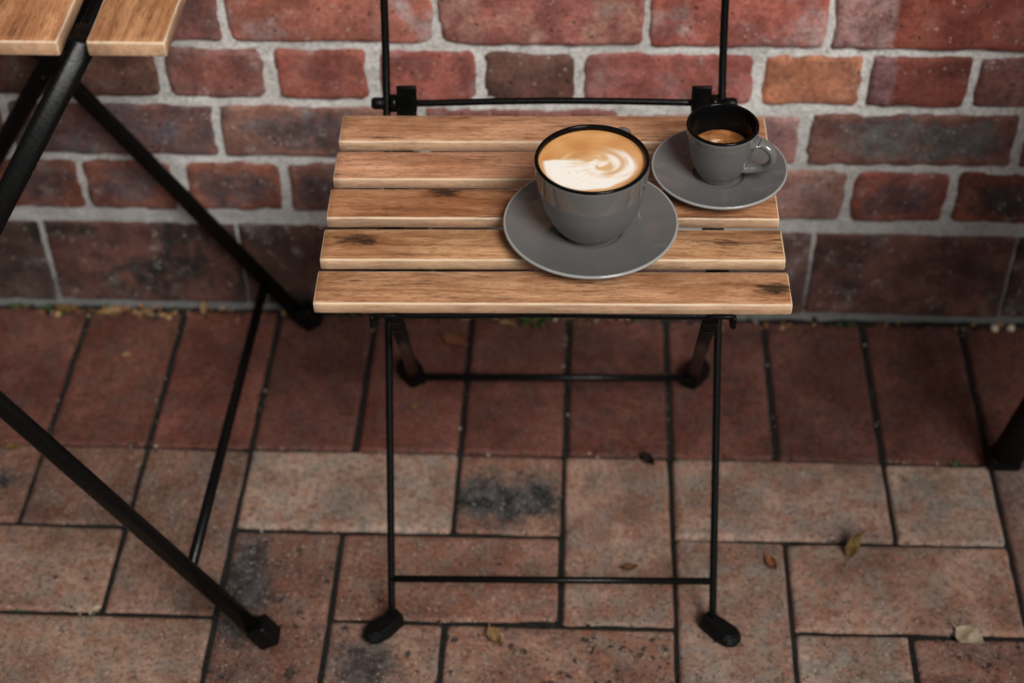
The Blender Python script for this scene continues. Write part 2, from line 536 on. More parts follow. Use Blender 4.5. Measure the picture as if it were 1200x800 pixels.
M_LDARK = mat_leaf('dark_leaf', (0.025, 0.017, 0.012, 1), (0.012, 0.009, 0.007, 1))
M_GREEN = mat_leaf('weed_green', (0.045, 0.075, 0.018, 1), (0.025, 0.042, 0.012, 1))
M_STONE = mat_leaf('grit', (0.30, 0.26, 0.21, 1), (0.14, 0.12, 0.10, 1))

# ------------------------------------------------------------------ ground and paving
P = 0.11707          # paver module
D1 = 0.2328          # depth of the soldier row against the wall


def grid_lines(a, b, inner, edge=(0.0, 0.0022, 0.005, 0.009)):
    half = (b - a) / 2
    es = [e for e in edge if e < half * 0.8]
    left = [a + e for e in es]; right_ = [b - e for e in es[::-1]]
    s, t = left[-1], right_[0]
    k = max(1, int(round((t - s) / inner)))
    return left + [s + (t - s) * i / k for i in range(1, k)] + right_


def slab_mesh(name, sx, sy, th, seed, mat, r=0.004, wob=0.0018, bumpy=0.0006, inner=0.02, rc=0.006, axis='Z', chip=1.0):
    """brick with a noise-worn face. Face looks along +Z (paver) or -Y (wall brick)"""
    bm = bmesh.new()
    xs = grid_lines(-sx / 2, sx / 2, inner); ys = grid_lines(-sy / 2, sy / 2, inner)
    o = Vector((seed * 3.17, seed * 1.31, seed * 0.77))
    V = {}
    for i, x in enumerate(xs):
        for j, y in enumerate(ys):
            n1 = mn.noise(Vector((x * 22, y * 22, 0)) + o); n2 = mn.noise(Vector((x * 75, y * 75, 4)) + o)
            n3 = mn.noise(Vector((x * 9, y * 9, 9)) + o)
            qx = abs(x) - sx / 2 + rc; qy = abs(y) - sy / 2 + rc
            sd = math.hypot(max(qx, 0), max(qy, 0)) + min(max(qx, qy), 0) - rc
            e = -sd - wob * (0.9 + 0.9 * n1 + 1.2 * n2) * chip
            if e < r:
                t = max(0.0, min(1.6, 1 - e / r))
                dz = r * (1 - math.sqrt(max(0, 1 - min(1, t) ** 2))) + max(0, t - 1) * r * 2.5
            else: dz = 0
            h = -dz + bumpy * (n3 * 1.2 + n1 * 0.7 + n2 * 0.3)
            V[i, j] = bm.verts.new((x, y, h))
    nx, ny = len(xs), len(ys)
    for i in range(nx - 1):
        for j in range(ny - 1):
            bm.faces.new((V[i, j], V[i + 1, j], V[i + 1, j + 1], V[i, j + 1]))
    ring = [V[i, 0] for i in range(nx)] + [V[nx - 1, j] for j in range(1, ny)] + [V[i, ny - 1] for i in range(nx - 2, -1, -1)] + [V[0, j] for j in range(ny - 2, 0, -1)]
    low = [bm.verts.new((v.co.x, v.co.y, -th)) for v in ring]
    for k in range(len(ring)):
        q = (k + 1) % len(ring)
        bm.faces.new((ring[q], ring[k], low[k], low[q]))
    if axis == 'Y':
        bmesh.ops.transform(bm, matrix=Matrix.Rotation(R(90), 4, 'X'), verts=bm.verts[:])
    return mesh_from(bm, name, mat)


# outer ground sheet
bm = bmesh.new()
S = 120
vs = [bm.verts.new(p) for p in ((-S, -S, 0), (S, -S, 0), (S, S, 0), (-S, S, 0))]
bm.faces.new(vs)
ground = obj('ground', bm, M_FAR, smooth=False, loc=(0, 0, -0.014))
tag(ground, 'brick paved ground reaching away on every side', kind='structure')

# pavement = joint soil sheet + pavers
PX0, PX1, PY0 = -14 * P, 15 * P, -D1 - 9 * P
bm = bmesh.new()
nx, ny = 220, 110
G = [[None] * (ny + 1) for _ in range(nx + 1)]
for i in range(nx + 1):
    for j in range(ny + 1):
        x = PX0 + (PX1 - PX0) * i / nx; y = PY0 + (0.02 - PY0) * j / ny
        h = 0.0012 * mn.noise(Vector((x * 30, y * 30, 0))) + 0.0008 * mn.noise(Vector((x * 110, y * 110, 3)))
        h += (0.006 + 0.004 * mn.noise(Vector((x * 25, y * 40, 6)))) * sstep(-0.020, -0.002, y)
        G[i][j] = bm.verts.new((x, y, h - 0.0042))
for i in range(nx):
    for j in range(ny):
        bm.faces.new((G[i][j], G[i + 1][j], G[i + 1][j + 1], G[i][j + 1]))
pavement = obj('pavement', bm, M_JOINT)
tag(pavement, 'red and brown clay brick pavement with dark soil joints', kind='structure')

JW = 0.0034
pm_long = [slab_mesh('paver', 2 * P - JW, P - JW, 0.03, 11 + i, M_PAVER, r=.003, wob=.0011, rc=.004, inner=0.016) for i in range(7)]
pm_half = [slab_mesh('paver', P - JW, P - JW, 0.03, 41 + i, M_PAVER, r=.003, wob=.0011, rc=.004, inner=0.016) for i in range(4)]
pm_sold = [slab_mesh('paver', D1 - 0.0065, P - 0.0050, 0.03, 61 + i, M_PAVER, r=.003, rc=.004, inner=0.016, wob=0.0011, bumpy=0.0005) for i in range(5)]
rp = random.Random(3)


def paver(mesh, x, y, vert, col, patch=None, spots=0.15):
    o = bpy.data.objects.new('paver', mesh)
    o.location = (x, y, rp.uniform(-0.0016, 0.0009))
    rz = (math.pi / 2 if vert else 0) + rp.gauss(0, 0.004) + (0 if patch else rp.choice((0, math.pi)))
    o.rotation_euler = (rp.gauss(0, 0.006), rp.gauss(0, 0.005), rz)
    g_ = .3 * col[0] + .55 * col[1] + .15 * col[2]
    o.color = [.78 * (c * .88 + g_ * .12) * k for c, k in zip(col[:3], (.97, 1.0, .98))] + [1]
    pt = patch or (0, 0, 0, 0.1, 0.1)
    o['patch'] = [float(pt[0]), float(pt[1]), float(pt[2])]
    o['patch_w'] = float(pt[3]); o['patch_h'] = float(pt[4])
    o['spots'] = float(spots)
    o['grit'] = 0.12 if mesh in pm_sold else 0.62
    link(o, pavement)
    return o


def jit(c, r, a=0.10):
    k = 1 + r.uniform(-a, a)
    return (c[0] * k * (1 + r.uniform(-.05, .05)), c[1] * k * (1 + r.uniform(-.05, .05)), c[2] * k * (1 + r.uniform(-.06, .06)), 1)


C_SOLD = lin(112, 65, 53)
C_PAV = lin(148, 118, 104)
for k in range(-14, 15):
    paver(rp.choice(pm_sold), (k + 0.5) * P, -D1 / 2 - 0.003, True, jit(C_SOLD, rp, 0.16), None, 0.10)

FIX = {}   # (row, col) -> (colour, patch(x,y,amount,w,h) in paver coords, spots)
FIX[(0, -7)] = (lin(128, 90, 74), (0.07, 0.0, 0.95, 0.05, 0.022), 0.5)
FIX[(0, -5)] = (lin(128, 92, 76), None, 0.2)
FIX[(0, -4)] = (lin(138, 104, 88), None, 0.15)
FIX[(0, -3)] = (lin(163, 133, 116), None, 0.1)
FIX[(0, -1)] = (lin(146, 105, 86), (0.0, -0.006, 1.0, 0.095, 0.046), 0.8)
FIX[(0, 0)] = (lin(160, 124, 106), None, 0.1)
FIX[(0, 1)] = (lin(160, 128, 112), None, 0.1)
FIX[(0, 3)] = (lin(172, 143, 126), None, 0.25)
FIX[(1, -6)] = (lin(155, 120, 101), None, 0.5)
FIX[(1, -3)] = (lin(134, 94, 78), (0.05, 0.034, 0.9, 0.12, 0.030), 0.9)
FIX[(1, -2)] = (lin(146, 104, 86), None, 0.45)
FIX[(1, 1)] = (lin(164, 132, 115), None, 0.15)
FIX[(1, 2)] = (lin(166, 128, 109), None, 0.2)
FIX[(2, -5)] = (lin(158, 124, 104), None, 0.4)
FIX[(2, -2)] = (lin(152, 116, 98), (-0.018, -0.01, 0.85, 0.036, 0.06), 0.9)
FIX[(2, -1)] = (lin(158, 116, 96), None, 1.0)
FIX[(2, 2)] = (lin(172, 142, 124), None, 0.25)
FIX[(2, 3)] = (lin(150, 110, 94), (-0.055, -0.035, 0.95, 0.085, 0.035), 1.0)


def put(row, c0, kind, blk):
    """kind H/h/V at unit column c0, row index row (0 = first row below the soldier row)"""
    yt = -D1 - row * P
    col, patch, spots = FIX.get((row, c0), (jit(C_PAV, rp, 0.14), None, rp.choice((0.1, 0.2, 0.3, 0.6))))
    if patch is None and (row, c0) not in FIX and rp.random() < 0.2:
        patch = (rp.uniform(-.08, .08), rp.uniform(-.03, .03), rp.uniform(.5, .9), rp.uniform(.03, .08), rp.uniform(.02, .04))
    if kind == 'H': paver(rp.choice(pm_long), (c0 + 1) * P, yt - P / 2, False, col, patch, spots)
    elif kind == 'h': paver(rp.choice(pm_half), (c0 + .5) * P, yt - P / 2, False, col, patch, spots)
    else: paver(rp.choice(pm_long), (c0 + .5) * P, yt - P, True, col, patch, spots)


for blk in range(3):
    r0 = blk * 3
    sh = (0, 2, 1)[blk]
    for per in range(-4, 5):
        b = per * 4 + sh
        for row, c, kd in ((0, -3, 'H'), (0, -1, 'h'), (0, 0, 'V'), (1, -3, 'V'), (1, -2, 'H'), (2, -2, 'h'), (2, -1, 'H')):
            cc = b + c
            wdt = 2 if kd == 'H' else 1
            if cc < -14 or cc + wdt > 15: continue
            put(r0 + row, cc, kd, blk)

# ------------------------------------------------------------------ brick wall
wall = empty('brick_wall', (0, 0, 0))
tag(wall, 'old red and purple brick wall with pale lime mortar behind the chair', 'wall')
WX0, WX1, WZ1 = -1.15, 1.10, 0.62
# mortar bed, rough
bm = bmesh.new()
nx, nz = 480, 140
G = [[None] * (nz + 1) for _ in range(nx + 1)]
for i in range(nx + 1):
    for j in range(nz + 1):
        x = WX0 + (WX1 - WX0) * i / nx; z = -0.03 + (WZ1 + 0.03) * j / nz
        h = 0.0016 * mn.noise(Vector((x * 28, 0, z * 28))) + 0.0015 * mn.noise(Vector((x * 90, 5, z * 90))) + 0.0005 * mn.noise(Vector((x * 220, 8, z * 220)))
        h += 0.004 * sstep(0.018, 0.0, z)
        G[i][j] = bm.verts.new((x, -h, z))
for i in range(nx):
    for j in range(nz):
        bm.faces.new((G[i][j], G[i][j + 1], G[i + 1][j + 1], G[i + 1][j]))
obj('mortar', bm, M_MORTAR, wall)
bm = bmesh.new()
box(bm, (0, 0.13, 1.2), (7.0, 0.22, 2.6))
obj('wall_core', bm, M_MORTAR, wall, smooth=False)
bm = bmesh.new()
for (x0, x1, z0, z1) in ((WX0, WX1, WZ1, 2.5), (-3.5, WX0, -0.1, 2.5), (WX1, 3.5, -0.1, 2.5)):
    vs = [bm.verts.new(p) for p in ((x0, 0.0008, z0), (x1, 0.0008, z0), (x1, 0.0008, z1), (x0, 0.0008, z1))]
    bm.faces.new(vs)
o = obj('mortar', bm, M_MORTAR, wall, smooth=False)

wr = random.Random(5)
rb = random.Random(9)


def brick(x0, x1, z0, z1, c, c2=None, split=0.0, side=0.0, mottle=0.0, core=0.0, dust=0.25, rc=0.006, wob=0.0022, pr=0.0024):
    wd, ht = (x1 - x0), (z1 - z0)
    o = bpy.data.objects.new('brick', slab_mesh('brick', wd + 0.0055, ht + 0.0055, 0.03, wr.uniform(0, 90), M_BRICK, r=0.0028, wob=wob, bumpy=0.0008, inner=0.013, rc=rc, axis='Y'))
    o.location = ((x0 + x1) / 2, -pr - wr.uniform(0, 0.0015), (z0 + z1) / 2)
    o.rotation_euler = (wr.gauss(0, .004), wr.gauss(0, .004), wr.gauss(0, .004))
    gl = lambda q: .3 * q[0] + .55 * q[1] + .15 * q[2]
    warm = lambda q: tuple(.84 * q[i] * (1.13, 1.20, 1.15)[i] + .16 * 1.15 * gl(q) + (0, .004, .002)[i] for i in range(3)) + (1,)
    c = warm(c)
    c2 = warm(c2) if c2 else None
    o.color = c
    c2 = c2 or (c[0] * .6, c[1] * .6, c[2] * .65, 1)
    o['second'] = [float(v) for v in c2[:3]]
    o['split'] = float(split - (x0 + x1) / 2); o['side'] = float(side)
    o['mottle'] = float(mottle); o['core'] = float(core); o['dust'] = float(dust)
    o['half_w'] = wd / 2; o['half_h'] = ht / 2
    link(o, wall)


L = lin
LAV = L(176, 142, 140)
# course of soldier-height shiners at the foot
Z = (0.012, 0.131)
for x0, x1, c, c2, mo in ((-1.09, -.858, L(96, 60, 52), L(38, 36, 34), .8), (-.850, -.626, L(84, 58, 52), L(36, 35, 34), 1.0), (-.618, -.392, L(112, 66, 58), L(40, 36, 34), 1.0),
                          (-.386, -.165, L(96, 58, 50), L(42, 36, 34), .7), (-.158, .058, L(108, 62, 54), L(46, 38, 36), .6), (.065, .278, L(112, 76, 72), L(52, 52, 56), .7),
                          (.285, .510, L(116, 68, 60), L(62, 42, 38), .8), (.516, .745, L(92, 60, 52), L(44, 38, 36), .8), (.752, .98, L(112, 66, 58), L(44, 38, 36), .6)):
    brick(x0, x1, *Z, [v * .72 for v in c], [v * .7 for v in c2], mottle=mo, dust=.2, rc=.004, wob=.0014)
# course D
Z = (0.154, 0.221)
for x0, x1, c, c2, co in ((-1.00, -.78, L(112, 66, 54), L(84, 66, 68), .8), (-.772, -.670, L(120, 66, 50), L(80, 66, 70), .8), (-.662, -.563, L(120, 62, 46), L(80, 64, 68), .9), (-.555, -.455, L(126, 70, 54), L(92, 74, 78), .9),
                          (-.438, -.331, L(134, 74, 56), L(98, 74, 76), .95), (-.320, -.215, L(110, 62, 52), L(70, 56, 60), .9), (-.204, .01, L(128, 70, 58), L(90, 66, 66), .6),
                          (.022, .19, L(128, 70, 58), L(90, 66, 66), .6), (.2, .307, L(146, 98, 86), L(122, 92, 92), .5), (.319, .422, L(134, 66, 52), L(84, 60, 64), .95), (.434, .540, L(122, 60, 44), L(52, 44, 46), .95),
                          (.552, .66, L(128, 66, 52), L(76, 60, 64), .9), (.672, .89, L(120, 64, 54), L(76, 60, 64), .7)):
    brick(x0, x1, *Z, c, c2, core=co, mottle=.25, dust=.25, rc=.010, wob=.0026)
# course C
Z = (0.233, 0.299)
brick(-1.10, -.872, *Z, L(124, 84, 78), L(84, 74, 82), mottle=.8)
brick(-.860, -.635, *Z, L(118, 80, 76), L(86, 78, 86), mottle=.9)
brick(-.624, -.397, *Z, L(122, 78, 72), L(88, 78, 88), mottle=1.0, core=.35)
brick(-.387, -.170, *Z, L(142, 92, 78), L(90, 80, 86), mottle=.8, core=.85)
brick(-.158, .048, *Z, L(142, 82, 74), L(110, 76, 74), mottle=.6)
brick(.062, .248, .233, .294, L(148, 98, 94), L(150, 112, 112), mottle=.7)
brick(.262, .483, *Z, L(118, 72, 62), L(98, 94, 94), mottle=.55, core=1.0, dust=.2)
brick(.495, .716, *Z, L(122, 70, 60), L(90, 72, 72), mottle=.7)
brick(.728, .94, *Z, L(130, 76, 66), L(90, 72, 72), mottle=.7)
# course B
Z = (0.312, 0.373)
brick(-1.01, -.79, *Z, L(128, 74, 62), L(90, 66, 64), mottle=.6)
brick(-.78, -.566, *Z, L(112, 64, 52), L(80, 56, 50), mottle=.5)
brick(-.555, -.451, *Z, L(124, 78, 64), L(90, 66, 60), mottle=.6)
brick(-.437, -.333, *Z, L(142, 92, 86), L(146, 72, 56), core=.7, mottle=.3, dust=.35, rc=.012)
brick(-.318, -.222, *Z, L(158, 82, 68), L(138, 76, 68), mottle=.6, dust=.15, rc=.010)
brick(-.206, -.104, *Z, L(162, 82, 70), L(142, 74, 68), mottle=.6, dust=.3, rc=.014)
brick(-.092, .004, *Z, L(106, 70, 60), L(118, 64, 56), mottle=.7, dust=.15, rc=.016, wob=.003)
brick(.014, .193, *Z, L(166, 86, 76), L(160, 108, 104), mottle=.7, dust=.35, rc=.014)
brick(.205, .308, *Z, L(184, 110, 72), L(168, 104, 80), mottle=.7, dust=.12, rc=.008, wob=.0028)
brick(.318, .421, *Z, L(122, 56, 44), L(136, 94, 98), split=.343, side=-1, dust=.12)
brick(.431, .540, *Z, L(140, 84, 78), L(112, 86, 88), mottle=.8, dust=.25)
brick(.552, .655, *Z, L(136, 74, 62), L(100, 70, 68), mottle=.5)
brick(.667, .89, *Z, L(150, 82, 68), L(120, 80, 76), mottle=.7)
# course A
Z = (0.384, 0.451)
brick(-1.06, -.83, *Z, L(128, 78, 70), L(100, 72, 72), mottle=.6)
brick(-.818, -.610, *Z, L(128, 78, 70), L(100, 72, 72), mottle=.6)
brick(-.599, -.373, *Z, L(138, 82, 76), L(122, 88, 88), mottle=.8, dust=.3)
brick(-.363, -.147, *Z, L(176, 98, 80), LAV, mottle=1.0, dust=.25, rc=.014)
brick(-.138, .074, *Z, L(164, 90, 82), L(192, 140, 118), mottle=.75, dust=.35, rc=.012)
brick(.082, .264, *Z, L(174, 88, 74), LAV, mottle=.8, dust=.25, rc=.010)
brick(.273, .500, *Z, L(138, 60, 44), L(166, 124, 122), split=.336, side=-1, mottle=.12, dust=.12)
brick(.511, .735, *Z, L(146, 76, 60), L(110, 70, 66), mottle=.6)
brick(.747, .97, *Z, L(146, 76, 60), L(110, 70, 66), mottle=.6)
# courses above the picture, as parts for another two courses
PAL = [L(150, 78, 64), L(132, 74, 66), L(122, 66, 54), L(164, 92, 74), L(116, 78, 76), L(140, 66, 50), L(150, 90, 82)]
zz = 0.463
for r_ in range(2):
    x = WX0 + rb.uniform(0, .1)
    while x < WX1 - .24:
        wd = (0.104 if (r_ == 1) else rb.uniform(.205, .225))
        brick(x, x + wd, zz, zz + .066, jit(rb.choice(PAL), rb), jit(rb.choice(PAL), rb), mottle=rb.uniform(.3, .9))
        x += wd + .011
    zz += 0.0775
# the rest of the wall, too far out to be seen singly
bm = bmesh.new()
zz = 0.154
rows = 0
while zz < 2.45:
    x = -3.45 + (rows % 2) * 0.11
    while x < 3.3:
        wd = 0.215 if rows % 3 else 0.104
        inside = (x + wd > WX0 - .005 and x < WX1 + .005 and zz < 0.615)
        if not inside:
            box(bm, (x + wd / 2, 0.012, zz + .033), (wd, 0.032, 0.066))
        x += wd + .011
    zz += .0775; rows += 1
o = bpy.data.objects.new('brick_field', mesh_from(bm, 'brick_field', M_BRICK, False))
link(o, wall)
o.color = L(140, 76, 64)
o['second'] = [0.15, 0.08, 0.08]
o['split'] = 0.0; o['side'] = 0.0; o['mottle'] = 0.8; o['core'] = 0.0; o['dust'] = 0.2; o['half_w'] = 1.0; o['half_h'] = 1.0
o['kind'] = 'stuff'


# ------------------------------------------------------------------ slats
def slat_mesh(name, ln, wd, th, seed, r=0.0013):
    bm = bmesh.new()
    # closed profile in (y,z): z from -th to 0; chamfered top arrises get the worn material
    y = wd / 2
    prof = [(-y + r, 0), (y - r, 0), (y - r * .3, -r * .3), (y, -r), (y, -th + .001), (y - .001, -th), (-y + .001, -th), (-y, -th + .001), (-y, -r), (-y + r * .3, -r * .3)]
    mats = [0, 1, 1, 2, 2, 2, 2, 2, 1, 1]
    n = 60
    rings = []
    for i in range(n + 1):
        x = -ln / 2 + ln * i / n
        e = 0.0
        if i == 0: x += 0
        ring = []
        for (a, b) in prof:
            jx = 0.00035 * mn.noise(Vector((x * 40, a * 200 + seed, b * 200)))
            jz = 0.00035 * mn.noise(Vector((x * 18, a * 120, seed + 7)))
            ring.append(bm.verts.new((x, a + jx, b + jz)))
        rings.append(ring)
    k = len(prof)
    for i in range(n):
        for j in range(k):
            f = bm.faces.new((rings[i][j], rings[i][(j + 1) % k], rings[i + 1][(j + 1) % k], rings[i + 1][j]))
            f.material_index = mats[j]
    for rg, sg in ((rings[0], -1), (rings[-1], 1)):
        inner = []
        for v in rg:
            inner.append(bm.verts.new((v.co.x + sg * .0012, v.co.y * (1 - .0012 / y), -th / 2 + (v.co.z + th / 2) * (1 - .0024 / th))))
        for j in range(k):
            bm.faces.new((rg[j], rg[(j + 1) % k], inner[(j + 1) % k], inner[j])).material_index = 1
        bm.faces.new(inner).material_index = 2
    me = mesh_from(bm, name, [M_WOOD, M_EDGE, M_SIDE])
    return me


def slat(name, parent, loc, rz, ln, wd, th, seed, col, knot=(5, 5, .001), rot=None):
    o = bpy.data.objects.new(name, slat_mesh(name, ln, wd, th, seed))
    o.location = loc
    o.rotation_euler = rot or (0, 0, rz)
    o.color = col
    o['knot'] = [float(k) for k in knot]
    return link(o, parent)


W1 = L(188, 140, 103)
W2 = L(174, 125, 90)
W3 = L(192, 147, 109)

# ------------------------------------------------------------------ chair
chair = empty('folding_chair', (-0.01046, -0.35766, 0), 0.0224)
tag(chair, 'slatted wooden folding chair with thin black steel frame carrying two coffee cups', 'chair')
SEAT = 0.4530
SW, SD, ST = 0.3905, 0.0410, 0.0112
pitch = (0.2630 - SD) / 4
yb = 0.1315 - SD / 2
kn = {2: (-0.095, 0.016, .012), 3: (-0.166, 0.006, .015), 4: (0.183, -0.001, .014)}
cols = [W1, W3, W2, W1, W3]
for i in range(5):
    slat('seat_slat', chair, (wr.uniform(-.001, .001), yb - i * pitch, SEAT), wr.gauss(0, .0015), SW, SD, ST, 3.3 * i, jit(cols[i], wr, .05), kn.get(i, (5, 5, .001)))
zb = SEAT - ST
# seat rails under the slats
for s in (-1, 1):
    bm = bmesh.new()
    box(bm, (s * .139, 0, zb - .0015), (.019, .268, .003), .0008)
    box(bm, (s * .1475, 0, zb - .008), (.002, .262, .013), .0006)
    # hook that turns up behind the seat and carries the back bar
    box(bm, (s * .139, .150, zb + .0005), (.019, .036, .003), .0008)
    box(bm, (s * .1395, .1660, zb + .0095), (.019, .004, .021), .0008)
    box(bm, (s * .1490, -.1335, zb - .006), (.004, .006, .012), .0012)
    obj('seat_rail', bm, M_METAL, chair)
# long thin frames: front foot -> back of seat -> backrest
rod = circ(.0038, 12)
KN = Vector((0, .172, .4385))


def rodpts(s):
    return spline([(s * .1610, -.1125, .012), (s * .1608, -.02, .150), (s * .1605, .08, .3005), (s * .1600, .172, .4385),
                   (s * .1600, .206, .505), (s * .1600, .236, .60), (s * .1600, .262, .74), (s * .158, .2665, .768), (s * .148, .268, .776)], 6)


for s in (-1, 1):
    bm = bmesh.new()
    sweep(bm, rodpts(s), rod, Vector((1, 0, 0)))
    obj('back_rod', bm, M_METAL, chair)
bm = bmesh.new()
sweep(bm, [(-.148, .268, .776), (0, .268, .777), (.148, .268, .776)], rod)
obj('top_rod', bm, M_METAL, chair)
for z_, i in ((.735, 0), (.670, 1)):
    t = (z_ - .60) / .14
    slat('back_slat', chair, (0, .236 + .026 * t - .006, z_), 0, .36, .048, .012, 40 + i, jit(W1, wr, .05), rot=(R(100), 0, 0))
# bar behind the seat with end caps
bm = bmesh.new()
sweep(bm, [(-.172, .172, .4375), (-.12, .172, .4385), (-.06, .172, .4405), (0, .172, .4415), (.06, .172, .4410), (.12, .172, .4395), (.172, .172, .4385)], circ(.0034, 10))
obj('back_bar', bm, M_METAL, chair)
for s in (-1, 1):
    bm = bmesh.new()
    sweep(bm, [(s * .160, .172, .4383), (s * .1725, .172, .4383), (s * .1745, .172, .4383)], circ(.0058, 14), scales=[1, 1, .7])
    obj('end_cap', bm, M_RUBBER, chair)
    bm = bmesh.new()
    sweep(bm, [(s * .1495, .172, .4385), (s * .1560, .172, .4385)], circ(.0088, 16))
    obj('washer', bm, M_METAL, chair)
# lower front bar between the front feet
bm = bmesh.new()
sweep(bm, [(-.161, -.090, .0465), (0, -.090, .0465), (.161, -.090, .0465)], circ(.0036, 12))
obj('front_bar', bm, M_METAL, chair)
# rear legs: flat bars running from under the front of the seat to the rear feet
for s in (-1, 1):
    bm = bmesh.new()
    a = Vector((s * .1320, -.1220, .4330)); b = Vector((s * .1600, .236, .010))
    sweep(bm, [a, a.lerp(b, .5), b], rrect(.0130, .0060, .0022, 3), Vector((1, 0, 0)).cross((b - a).normalized()))
    leg = obj('rear_leg', bm, M_METAL, chair)
    for t in (.06, .155):
        c = a.lerp(b, t)
        bm = bmesh.new()
        sweep(bm, [c + Vector((-.006, 0, 0)), c + Vector((.0065, 0, 0))], circ(.0046, 8))
        obj('bolt', bm, M_METAL, leg)
bm = bmesh.new()
sweep(bm, [(-.157, .206, .040), (0, .206, .040), (.157, .206, .040)], circ(.0044, 12))
obj('rear_bar', bm, M_METAL, chair)
# rod under the front slat
bm = bmesh.new()
sweep(bm, spline([(-.133, -.116, .436), (-.124, -.1225, .4330), (0, -.1225, .4345), (.124, -.1225, .4330), (.133, -.116, .436)], 6), circ(.0036, 12))
obj('under_seat_rod', bm, M_METAL, chair)


def shoe(name, parent, at, direc, ln=.033, wd=.023, ht=.0125):
    """moulded rubber foot: blunt hexagonal toe pointing along direc"""
    bm = bmesh.new()
    out = [(-.010, -wd * .36), (ln * .35, -wd * .5), (ln * .78, -wd * .5), (ln, -wd * .22), (ln, wd * .22), (ln * .78, wd * .5), (ln * .35, wd * .5), (-.010, wd * .36)]
    lo = [bm.verts.new((x, y, 0)) for x, y in out]
    mi = [bm.verts.new((x, y, ht * .62)) for x, y in out]
    hi = [bm.verts.new((x * .86, y * .78, ht * (1.0 + (.35 if x < ln * .2 else 0)))) for x, y in out]
    k = len(out)
    for A, B in ((lo, mi), (mi, hi)):
        for i in range(k): bm.faces.new((A[i], A[(i + 1) % k], B[(i + 1) % k], B[i]))
    bm.faces.new(lo[::-1]); bm.faces.new(hi)
    bmesh.ops.bevel(bm, geom=bm.edges[:], offset=.0016, segments=2, affect='EDGES')
    o = obj(name, bm, M_RUBBER, parent, smooth=False)
    o.location = at
    o.rotation_euler = (0, 0, math.atan2(direc[1], direc[0]))
    return o


for s in (-1, 1):
    shoe('front_foot', chair, (s * .1605, -.113, 0.0012), (s * .72, -.60))
    shoe('rear_foot', chair, (s * .160, .238, 0.0012), (-s * .55, -.75) if False else (s * .35, .62), ln=.030, wd=.026, ht=.020)


# ------------------------------------------------------------------ tables
def build_table():
    """local origin = middle of the footprint"""
    t = empty('folding_table', (0, 0, 0))
    TZ = .700
    th = .0125
    xr = .265
    wd, gap = .058, .0215
    for i in range(7):
        x = xr - wd / 2 - i * (wd + gap)
        slat('table_slat', t, (x, -.2305 + .2475, TZ), R(90) + wr.gauss(0, .002), .495, wd, th, 80 + 5.1 * i, jit(L(190, 140, 98), wr, .08))
    zt = TZ - th
    prof = rrect(.0195, .0125, .006, 4)

    def leg(x0, y, x1, z1):
        bm = bmesh.new()
        a = Vector((x0, y, .006)); b = Vector((x1, y, z1))
        sweep(bm, [a, a.lerp(b, .5), b], prof, Vector((0, 1, 0)))
        o = obj('leg', bm, M_METAL, t)
        return a, b
    # outer pair: right feet; inner pair: left feet (crossing)
    a1, b1 = leg(.2615, -.242, -.142, zt - .012)
    a2, b2 = leg(.240, .226, -.195, zt - .012)
    a3, b3 = leg(-.226, -.208, .198, zt - .002)
    a4, b4 = leg(-.250, .200, .206, zt - .002)
    for (p, q, f) in ((a1, b1, .10), (a1, b1, .985), (a3, b3, .10), (a3, b3, .97)):
        pp, qq = (a2, b2) if p is a1 else (a4, b4)
        u = p.lerp(q, f * (1.55 if f < .5 else 1)); v = pp.lerp(qq, f * (1.0 if f < .5 else 1))
        bm = bmesh.new()
        sweep(bm, [u, u.lerp(v, .5), v], circ(.0055, 12, .0055) if f < .5 else rrect(.010, .016, .003, 3))
        obj('stretcher', bm, M_METAL, t)
    for y, p, q, k_ in ((-.226, a1, b1, .60), (.213, a2, b2, .55)):
        c = p.lerp(q, k_)
        bm = bmesh.new()
        sweep(bm, [(c.x, y - .020, c.z), (c.x, y + .020, c.z)], circ(.005, 10))
        obj('pivot_bolt', bm, M_METAL, t)
    # flat rails under the slats
    for y in (-.196, .10):
        bm = bmesh.new()
        box(bm, (-.01, y, zt - .0065), (.50, .020, .012), .0015)
        obj('top_rail', bm, M_METAL, t)
    for x, y, dx in ((.2570, -.242, .60), (.240, .226, .62), (-.226, -.208, -.62), (-.250, .200, -.62)):
        bm = bmesh.new()
        box(bm, (0, 0, 0), (.0225, .0225, .029), .004, Matrix.Rotation(-dx * .9, 3, 'Y'), 3)
        zmin = min(v.co.z for v in bm.verts)
        bmesh.ops.translate(bm, vec=(x + dx * .004, y, -zmin + .0012), verts=bm.verts[:])
        obj('rubber_foot', bm, M_RUBBER, t)
    return t


table = build_table()
table.location = (-.5535, -.2580, 0)
tag(table, 'folding table of wooden slats on crossed black legs left of the chair', 'table')

# table at the right-hand edge: splayed thick legs of flat black steel under a slatted top
side = empty('cafe_table', (.479, -.234, 0))
TZ2 = .72
for i in range(8):
    slat('table_slat', side, (.125 + .034 + i * .079, -.27, TZ2), R(90), .60, .066, .018, 130 + 4.3 * i, jit(L(186, 136, 94), wr, .08))
zt2 = TZ2 - .018
for lx, ly, sx_, sy_ in ((0, 0, 1, -1), (.82, 0, -1, -1), (0, -.54, 1, 1), (.82, -.54, -1, 1)):
    bm = bmesh.new()
    a = Vector((lx + sx_ * .002, ly + sy_ * .001, .008)); b = Vector((lx + sx_ * .150, ly + sy_ * .03, zt2 - .002))
    sweep(bm, [a, a.lerp(b, .5), b], rrect(.034, .022, .006, 4), Vector((0, 1, 0)))
    lg = obj('leg', bm, M_METAL, side)
    bm = bmesh.new()
    box(bm, (lx + sx_ * .002, ly, .0110), (.036, .025, .0195), .006, None, 3)
    obj('rubber_foot', bm, M_RUBBER, lg)
